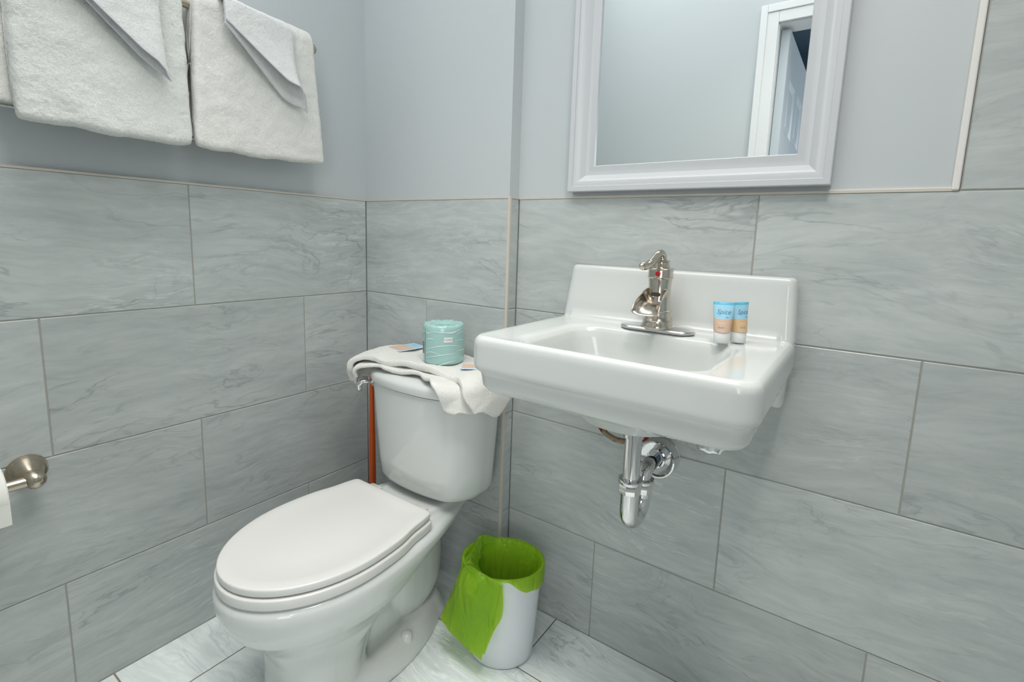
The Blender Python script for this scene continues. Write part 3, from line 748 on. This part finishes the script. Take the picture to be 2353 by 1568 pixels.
# ------------------------------------------------------------------ toilet paper holder on the left wall
hol = empty('toilet_paper_holder', None, 'satin nickel toilet paper holder on the left wall tiles', 'toilet paper holder')
HY, HZ = -.893, .597
MB().lathe([(.0335, 0), (.0345, .002), (.0340, .004), (.0315, .005), (.0310, .0065), (.0290, .0075), (.0285, .009), (.022, .020), (.015, .030), (.0115, .035), (.0125, .037), (.0135, .039), (.0120, .041), (.0125, .058), (.0, .058)], (0, HY, HZ), (1, 0, 0), 40).build('wall_mount', NICKEL2, hol, 40)
MB().lathe([(0, -.020), (.009, -.018), (.015, -.012), (.0178, -.003), (.0172, .007), (.013, .014), (.007, .018), (0, .019)], (.062, HY, HZ-.002), (.5, .55, -.55), 28).build('end_knob', NICKEL2, hol, 60)
MB().tube([(.062, HY-.008, HZ-.002), (.062, HY-.19, HZ-.002)], .0108, 20).build('arm', NICKEL2, hol, 60)
base_at(hol, (0, HY, HZ))
rl = empty('toilet_paper_roll', None, 'white toilet paper roll on the holder, cut by the left picture edge', 'toilet paper')
RZ = HZ-.0105
MB().lathe([(.0195, 0), (.050, 0), (.052, -.002), (.052, -.104), (.050, -.106), (.0195, -.106), (.0195, 0)], (.062, HY-.047, RZ), (0, 1, 0), 56, cap=False).build('paper', PAPER, rl, 40)
MB().box((.110, HY-.153, RZ-.050), (.1135, HY-.047, RZ+.0)).build('loose_sheet', PAPER, rl, mods=[BEV(.001)])
base_at(rl, (.062, HY-.1, RZ))

# ------------------------------------------------------------------ plunger in the corner (orange handle)
pg = empty('plunger', None, 'plunger with a long orange handle standing in the corner behind the toilet', 'plunger')
px, py = .098, -.062
MB().lathe([(.0065, .62), (.0075, .60), (.0082, .54), (.0105, .42), (.0115, .28), (.0115, .11), (.014, .10), (0, .10)], (px, py, FZ), n=24).build('handle', ORANGE, pg, 50)
MB().lathe([(0, .115), (.02, .112), (.028, .09), (.05, .07), (.060, .045), (.061, .012), (.063, .002), (.052, 0)], (px, py, FZ), n=32, cap=False).build('rubber_cup', RUBBER, pg, 50, [('SOLIDIFY', dict(thickness=.003))])
base_at(pg, (px, py, FZ))

# ------------------------------------------------------------------ folded towel on the tank
TT = .742
def sm(a, b, x): t = max(0, min(1, (x-a)/(b-a))); return t*t*(3-2*t)
SCX, SCY, SHX, SHY, SRR = XC+.013, -.128, .192, .108, .06
def sdf(x, y):
    bow = .040*(1-min(1, abs((x-SCX)/SHX))**2.3)*(1 if y < SCY else 0)
    qx = abs(x-SCX)-(SHX-SRR); qy = abs(y+bow-SCY)-(SHY-SRR)
    return sqrt(max(qx, 0)**2+max(qy, 0)**2)+min(max(qx, qy), 0)-SRR
def interp(P, x):
    if x <= P[0][0]: return P[0][1]
    for (a, b), (c, d) in zip(P, P[1:]):
        if x <= c: t = (x-a)/(c-a); t = t*t*(3-2*t); return b+(d-b)*t
    return P[-1][1]
def tank_cloth(name, parent, xl, xr, yb, off, th, front, m, seed, fray):
    """a cloth laid over the lid: flat where the lid carries it, draping wherever it runs past the lid's edge"""
    nx, ny = 72, 44; pts = []; r = .016
    for i in range(nx+1):
        u = i/nx
        for j in range(ny+1):
            v = j/ny
            x0 = interp(xl, v)+(interp(xr, v)-interp(xl, v))*u
            y0 = yb + (interp(front, x0)-yb)*v
            d = sdf(x0, y0); e = .0008
            x, y, z = x0, y0, TT+off
            if d > 0:
                gx = (sdf(x0+e, y0)-sdf(x0-e, y0))/(2*e); gy = (sdf(x0, y0+e)-sdf(x0, y0-e))/(2*e)
                k = 1 if x0 > SCX else .30+.70*sm(.06, .20, -y0)
                a = min(d/r, pi/2*k); ex = max(0, d-r*pi/2*k)
                out = r*sin(a)+ex*cos(a); dn = r*(1-cos(a))+ex*sin(a)
                fl_ = off*.9*sin(a)
                x = x0-gx*d+gx*(out+fl_+ex*.12); y = y0-gy*d+gy*(out+fl_+ex*.10); z = TT+off-dn
            z += .0030*sin(x0*29+seed+y0*11)+.0022*sin(y0*37+x0*17+seed)+ .003*sin(x0*55+seed*2)*v**4
            y += .0030*sin(x0*41+seed)*v**2
            pts.append((x, y, z))
    n = ny+1
    f = [(i*n+j, i*n+j+1, (i+1)*n+j+1, (i+1)*n+j) for i in range(nx) for j in range(ny)]
    o = link(name, pts, f, m, parent, 80, [('SOLIDIFY', dict(thickness=th, offset=1))])
    fuzz(o, .005, fray, 1); return o
tt = empty('folded_towel', None, 'cream-white towel folded and draped over the toilet tank lid', 'towel')
tank_cloth('under_layer', tt, [(0, .150), (1, .205)], [(0, .66), (.8, .695), (1, .655)], -.040, .003, .011,
           [(.20, -.262), (.26, -.262), (.345, -.232), (.40, -.216), (.46, -.214), (.53, -.236), (.58, -.268), (.63, -.284), (.67, -.272), (.72, -.24)], TERRYB, 1.0, .0012)
tank_cloth('top_layer', tt, [(0, .125), (.5, .14), (1, .180)], [(0, .69), (.7, .735), (1, .700)], -.032, .0165, .017,
           [(.18, -.245), (.24, -.250), (.32, -.226), (.40, -.206), (.54, -.209), (.60, -.214), (.65, -.236), (.69, -.232), (.74, -.20)], TERRYB, 2.2, .0022)
base_at(tt, (XC, -.14, TT))

# ------------------------------------------------------------------ wrapped toilet roll
wr_ = empty('wrapped_toilet_roll', None, 'toilet roll in teal wrapper with white wavy lines, on the folded towel over the tank', 'toilet roll')
TEAL = mat('teal_wrapper', (.36, .58, .54), .22, **{'Coat Weight': .4}); WL = mat('white_print', (.80, .85, .84), .4); BLK = mat('black_print', (.03, .04, .04), .5)
DK = mat('dark_green_seam', (.05, .16, .14), .5)
RX, RY, RR, RH = .482, -.128, .0585, .112; RB = TT+.0335
def rs_(a, e=0): # rounded-square-ish radius
    return RR*(1+.035*cos(2*(a-2.2)))+e
rings_ = []
for z, k in ((0, .90), (.003, .97), (.010, 1.0), (.055, 1.006), (.100, 1.0), (.108, .975), (.112, .93), (.1125, .80), (.111, .62), (.109, .45), (.106, .33), (.098, .29), (.06, .27)):
    rings_.append([(RX+cos(a)*rs_(a)*k*(1+.010*sin(11*a+z*160)*(1 if z > .098 else 0)), RY+sin(a)*rs_(a)*k, RB+z*.955+(.0008*sin(7*a)+.0009*sin(17*a+1))*(1 if z > .105 else 0)*min(1, k)) for a in [2*pi*j/72 for j in range(72)]])
MB().rings(rings_).build('wrapper', TEAL, wr_, 50, [SUBD(1)])
def onroll(a, z, e=.0006): r = rs_(a, e)*1.003; return (RX+cos(a)*r, RY+sin(a)*r, RB+z*.955)
def ribbon(mb, pts, w):
    n = len(pts); L_ = []
    for i, (a, z) in enumerate(pts):
        t = i/(n-1); ww = w*(.25+.75*sin(pi*t)); L_.append([onroll(a, z-ww/2), onroll(a, z+ww/2)])
    v = [p for q in L_ for p in q]; mb.add(v, [(2*i, 2*i+2, 2*i+3, 2*i+1) for i in range(n-1)])
wv_ = MB()
CAMA = math.atan2(-1.1315-RY, 1.412-RX)          # direction that faces the doorway
A0 = CAMA-1.00
for z0, z1, a0, a1, am in ((.086, .092, .05, .55, .003), (.068, .074, .05, .6, .004), (.044, .052, .15, 1.9, .010), (.018, .036, .05, 1.7, .004), (.0, .014, .7, 1.6, .003), (.088, .092, 1.55, 2.1, .003), (.070, .066, 1.5, 2.2, .003), (.040, .032, 1.6, 2.6, .004), (.098, .104, .3, 2.2, -.006), (.092, .106, 1.1, 1.9, -.004)):
    ribbon(wv_, [(A0+a0+(a1-a0)*k/24, z0+(z1-z0)*k/24+am*sin(pi*k/24)) for k in range(25)], .0022)
for k in range(9):
    c = CAMA+1.3+.5*k
    ribbon(wv_, [(c+.9*j/16, .012+.022*((k*37) % 5)/1.2+.008*sin(pi*j/16)) for j in range(17)], .0020)
wv_.build('wavy_print', WL, wr_)
MB().add([onroll(A0, .003), onroll(A0+.028, .003), onroll(A0+.028, .100), onroll(A0, .100)], [(0, 1, 2, 3)]).build('seam', DK, wr_)
bp_ = MB(); AB = A0-.30
bp_.add([onroll(AB+.26*i/6, z) for z in (.026, .066) for i in range(7)], [(i, i+1, i+8, i+7) for i in range(6)])
bp_.build('barcode_panel', WL, wr_)
bb_ = MB(); z = .029
for k in range(13):
    hh = (.0026, .0010, .0016)[k % 3]
    bb_.add([onroll(AB+.03+.20*i/6, zz, .0010) for zz in (z, z+hh) for i in range(7)], [(i, i+1, i+8, i+7) for i in range(6)]); z += hh+.0009
bb_.build('barcode_bars', BLK, wr_)
lp_ = MB(); AL = CAMA+.20
lp_.add([onroll(AL-.20+.40*i/8, z) for z in (.067, .081) for i in range(9)], [(i, i+1, i+10, i+9) for i in range(8)])
lp_.build('logo_panel', WL, wr_)
tv, tf = text_mesh('TORK', .0088)
link('logo_lettering', [onroll(AL+a/RR, .074+b, .0011) for a, b, c in tv], tf, mat('salmon_print', (.62, .30, .26), .5), wr_)
base_at(wr_, (RX, RY, RB))

# ------------------------------------------------------------------ soap sachets on the towel
def sachet(x, y, rot, hx, hy, label):
    s_ = empty('soap_sachet', None, label, 'sachet', 'soap sachets on the folded towel')
    z0 = 0
    MB().rings([rrect(0, 0, hx, hy, .003, 0, 3), rrect(0, 0, hx-.003, hy-.003, .003, .0016, 3), rrect(0, 0, hx-.008, hy-.008, .003, .0024, 3)]).build('wrapper', mat('pale_blue_wrapper', (.60, .72, .84), .3), s_, 60)
    MB().box((-hx+.004, -hy+.004, .0020), (hx*.15, hy-.004, .0030)).build('beach_print', SAND, s_)
    MB().box((hx*.15, -hy+.004, .0020), (hx-.004, hy-.004, .0030)).build('sky_print', BLUE1, s_)
    tv, tf = text_mesh('Spice', .009, .3)
    link('script_lettering', [(hx*.55+b, -a, .0034) for a, b, c in tv], tf, INK, s_)
    s_.location = (x, y, TT+.0350); s_.rotation_euler = (0, 0, rot); return s_
sachet(.292, -.085, radians(82), .050, .034, 'flat blue and sand soap sachet left of the teal roll on the tank')
sachet(.590, -.130, radians(35), .032, .022, 'flat soap sachet right of the teal roll, beside the sink corner')

# ------------------------------------------------------------------ waste bin
bn = empty('waste_bin', None, 'small white oval waste bin on the floor between toilet and sink wall', 'bin')
BCX, BCY = .716, -.143; BH = .262
def oval(rx, ry, z, ang=radians(25), n=64, dx=0, dy=0):
    return [(BCX+dx+cos(a)*rx*cos(ang)-sin(a)*ry*sin(ang), BCY+dy+cos(a)*rx*sin(ang)+sin(a)*ry*cos(ang), FZ+z) for a in [2*pi*k/n for k in range(n)]]
MB().rings([oval(.070, .058, 0), oval(.080, .067, .002), oval(.086, .072, .012), oval(.092, .077, .10), oval(.100, .084, .22), oval(.1045, .0875, .255), oval(.106, .089, .261), oval(.1035, .0865, .2635), oval(.101, .084, .260), oval(.096, .080, .22), oval(.080, .066, .02), oval(.05, .04, .008)], True, True).build('bin_body', BINM, bn, 50)
GREEN = mat('green_bag_film', (.31, .53, .035), .26)
tb = N(GREEN, 'ShaderNodeBsdfTranslucent'); tb.inputs[0].default_value = (.72, .90, .08, 1)
ms = N(GREEN, 'ShaderNodeMixShader'); ms.inputs[0].default_value = .40
tp = N(GREEN, 'ShaderNodeBsdfTransparent'); tp.inputs[0].default_value = (.55, .80, .12, 1)
ms2 = N(GREEN, 'ShaderNodeMixShader'); ms2.inputs[0].default_value = .34
L(GREEN, bsdf(GREEN).outputs[0], ms.inputs[1]); L(GREEN, tb.outputs[0], ms.inputs[2])
L(GREEN, ms.outputs[0], ms2.inputs[1]); L(GREEN, tp.outputs[0], ms2.inputs[2])
L(GREEN, ms2.outputs[0], [n for n in GREEN.node_tree.nodes if n.type == 'OUTPUT_MATERIAL'][0].inputs[0])
gmp = N(GREEN, 'ShaderNodeMapping'); L(GREEN, N(GREEN, 'ShaderNodeTexCoord').outputs['Object'], gmp.inputs[0]); gmp.inputs['Scale'].default_value = (1, 1, .35)
gn = noise(GREEN, gmp.outputs[0], 26, 2, 1.2); bump(GREEN, gn.outputs[0], 1.0, .014)
bag = empty('bin_bag', None, 'bright green plastic bag lining the white bin and hanging over its left side', 'bag')
# lining: from inside bottom up the wall, over the lip, short skirt outside (gathered, uneven)
Rg = []; nb = 180
def skirt(a):   # how far the film hangs outside, by direction
    # a = angle round the bin; right/front has ~35 mm, the front gap none
    return .004
import bisect
ang0 = radians(25)
def bagring(kx, ky, z, wr=0, ph=0):
    o = []
    for k in range(nb):
        a = 2*pi*k/nb
        w_ = 1+wr*(sin(9*a+ph)+.7*sin(17*a+ph*2.3)+.5*sin(29*a+1.3*ph))
        rx, ry = kx*w_, ky*w_
        o.append((BCX+cos(a)*rx*cos(ang0)-sin(a)*ry*sin(ang0), BCY+cos(a)*rx*sin(ang0)+sin(a)*ry*cos(ang0), FZ+z))
    return o
prof_b = [(.045, .035, .020, .03), (.062, .050, .028, .03), (.070, .056, .07, .030), (.074, .060, .12, .030), (.080, .065, .17, .026), (.086, .070, .21, .018), (.0925, .076, .235, .010), (.0985, .0815, .2555, .004), (.1005, .0835, .266, .002), (.1045, .0875, .2695, .001)]
for i, (kx, ky, z, wr) in enumerate(prof_b): Rg.append(bagring(kx, ky, z, wr, .4*i))
# outside skirt with direction-dependent drop
def drop(k):
    a = 2*pi*k/nb; x = cos(a)*cos(ang0)-sin(a)*sin(ang0); y = cos(a)*sin(ang0)+sin(a)*cos(ang0)
    th = math.atan2(y, x)                 # world direction from the bin axis
    d = math.degrees(th)
    # exposed white lip between about -75 and -40 degrees (towards camera)
    e = 0.0
    if -54 < d < 175: q_ = min(1, (d+54)/34); e = (.044+.006*sin(d/17))*q_*q_*(3-2*q_)
    if d <= -92: e = .012
    if d >= 175: e = .02
    return max(.002, e)
def skr(f, off):
    o = []
    for k in range(nb):
        a = 2*pi*k/nb; dz = drop(k)*f
        kx, ky = .1085+off-.06*dz, .0915+off-.06*dz
        w_ = 1+.010*f*(sin(11*a)+.6*sin(23*a+1))
        o.append((BCX+cos(a)*kx*w_*cos(ang0)-sin(a)*ky*w_*sin(ang0), BCY+cos(a)*kx*w_*sin(ang0)+sin(a)*ky*w_*cos(ang0), FZ+.267-dz))
    return o
for f_ in (.0, .2, .5, .8, 1.0): Rg.append(skr(f_, .0005+.0022*f_))
MB().rings(Rg, True, False).build('lining', GREEN, bag, 80)
# flap: flat double sheet hanging over the left-front of the bin
def flap(name, P00, P01, P10, P11, bulge, out, nu=20, nv=20, seed=0):
    P00, P01, P10, P11 = map(Vector, (P00, P01, P10, P11)); pts = []
    for i in range(nu+1):
        for j in range(nv+1):
            s_, t = i/nu, j/nv
            p = P00.lerp(P01, s_).lerp(P10.lerp(P11, s_), t)
            p = p+Vector(out)*bulge*sin(pi*s_)*(.3+.7*sin(pi*min(1, t*.9)))+Vector(out)*.0022*(sin(9*s_+4*t+seed)+sin(13*t+seed))
            pts.append(p)
    n = nv+1
    return link(name, pts, [(i*n+j, i*n+j+1, (i+1)*n+j+1, (i+1)*n+j) for i in range(nu) for j in range(nv)], GREEN, bag, 80)
rimz = FZ+.268
def flap2(name, rows_, out, wob, seed):
    """sheet through rows of control points, smoothly interpolated both ways"""
    A = [spline(r, 7) for r in rows_]; C_ = [spline([A[i][k] for i in range(len(A))], 7) for k in range(len(A[0]))]
    nU, nV = len(C_), len(C_[0]); o = Vector(out)
    pts = [C_[i][j] + o*wob*(sin(i*.5+j*.35+seed)+.6*sin(i*.9-j*.7+seed)) for i in range(nU) for j in range(nV)]
    return link(name, pts, [(i*nV+j, i*nV+j+1, (i+1)*nV+j+1, (i+1)*nV+j) for i in range(nU-1) for j in range(nV-1)], GREEN, bag, 80)
flap2('flap', [[(.642, -.125, rimz-.022), (.662, -.180, rimz-.020), (.712, -.211, rimz-.018), (.763, -.206, rimz-.018)],
               [(.622, -.150, rimz-.002), (.646, -.206, rimz+.004), (.706, -.236, rimz+.004), (.772, -.229, rimz+.000)],
               [(.610, -.180, .235), (.645, -.246, .238), (.705, -.258, .232), (.766, -.240, .225)],
               [(.600, -.215, .175), (.644, -.256, .172), (.700, -.262, .160), (.756, -.252, .160)],
               [(.589, -.245, .116), (.637, -.262, .118), (.692, -.268, .106), (.745, -.262, .092)]], (-.3, -.9, .1), .0012, 1)
flap2('flap_rear_sheet', [[(.636, -.150, rimz-.004), (.706, -.228, rimz-.004), (.775, -.224, rimz-.008)],
               [(.622, -.190, .200), (.700, -.240, .200), (.777, -.228, .205)],
               [(.602, -.228, .130), (.690, -.252, .120), (.760, -.236, .160)],
               [(.596, -.236, .122), (.690, -.256, .098), (.744, -.250, .098)]], (-.3, -.9, .1), .001, 2)
flap2('corner_tuft', [[(.640, -.085, rimz-.02), (.622, -.105, rimz-.03), (.616, -.135, rimz-.035)], [(.640, -.085, rimz+.002), (.617, -.118, rimz+.012), (.626, -.150, rimz+.002)], [(.652, -.090, rimz-.012), (.636, -.115, rimz-.008), (.640, -.145, rimz-.012)]], (-.8, -.5, .2), .0008, 3)
base_at(bag, (BCX, BCY, FZ)); base_at(bn, (BCX, BCY, FZ))
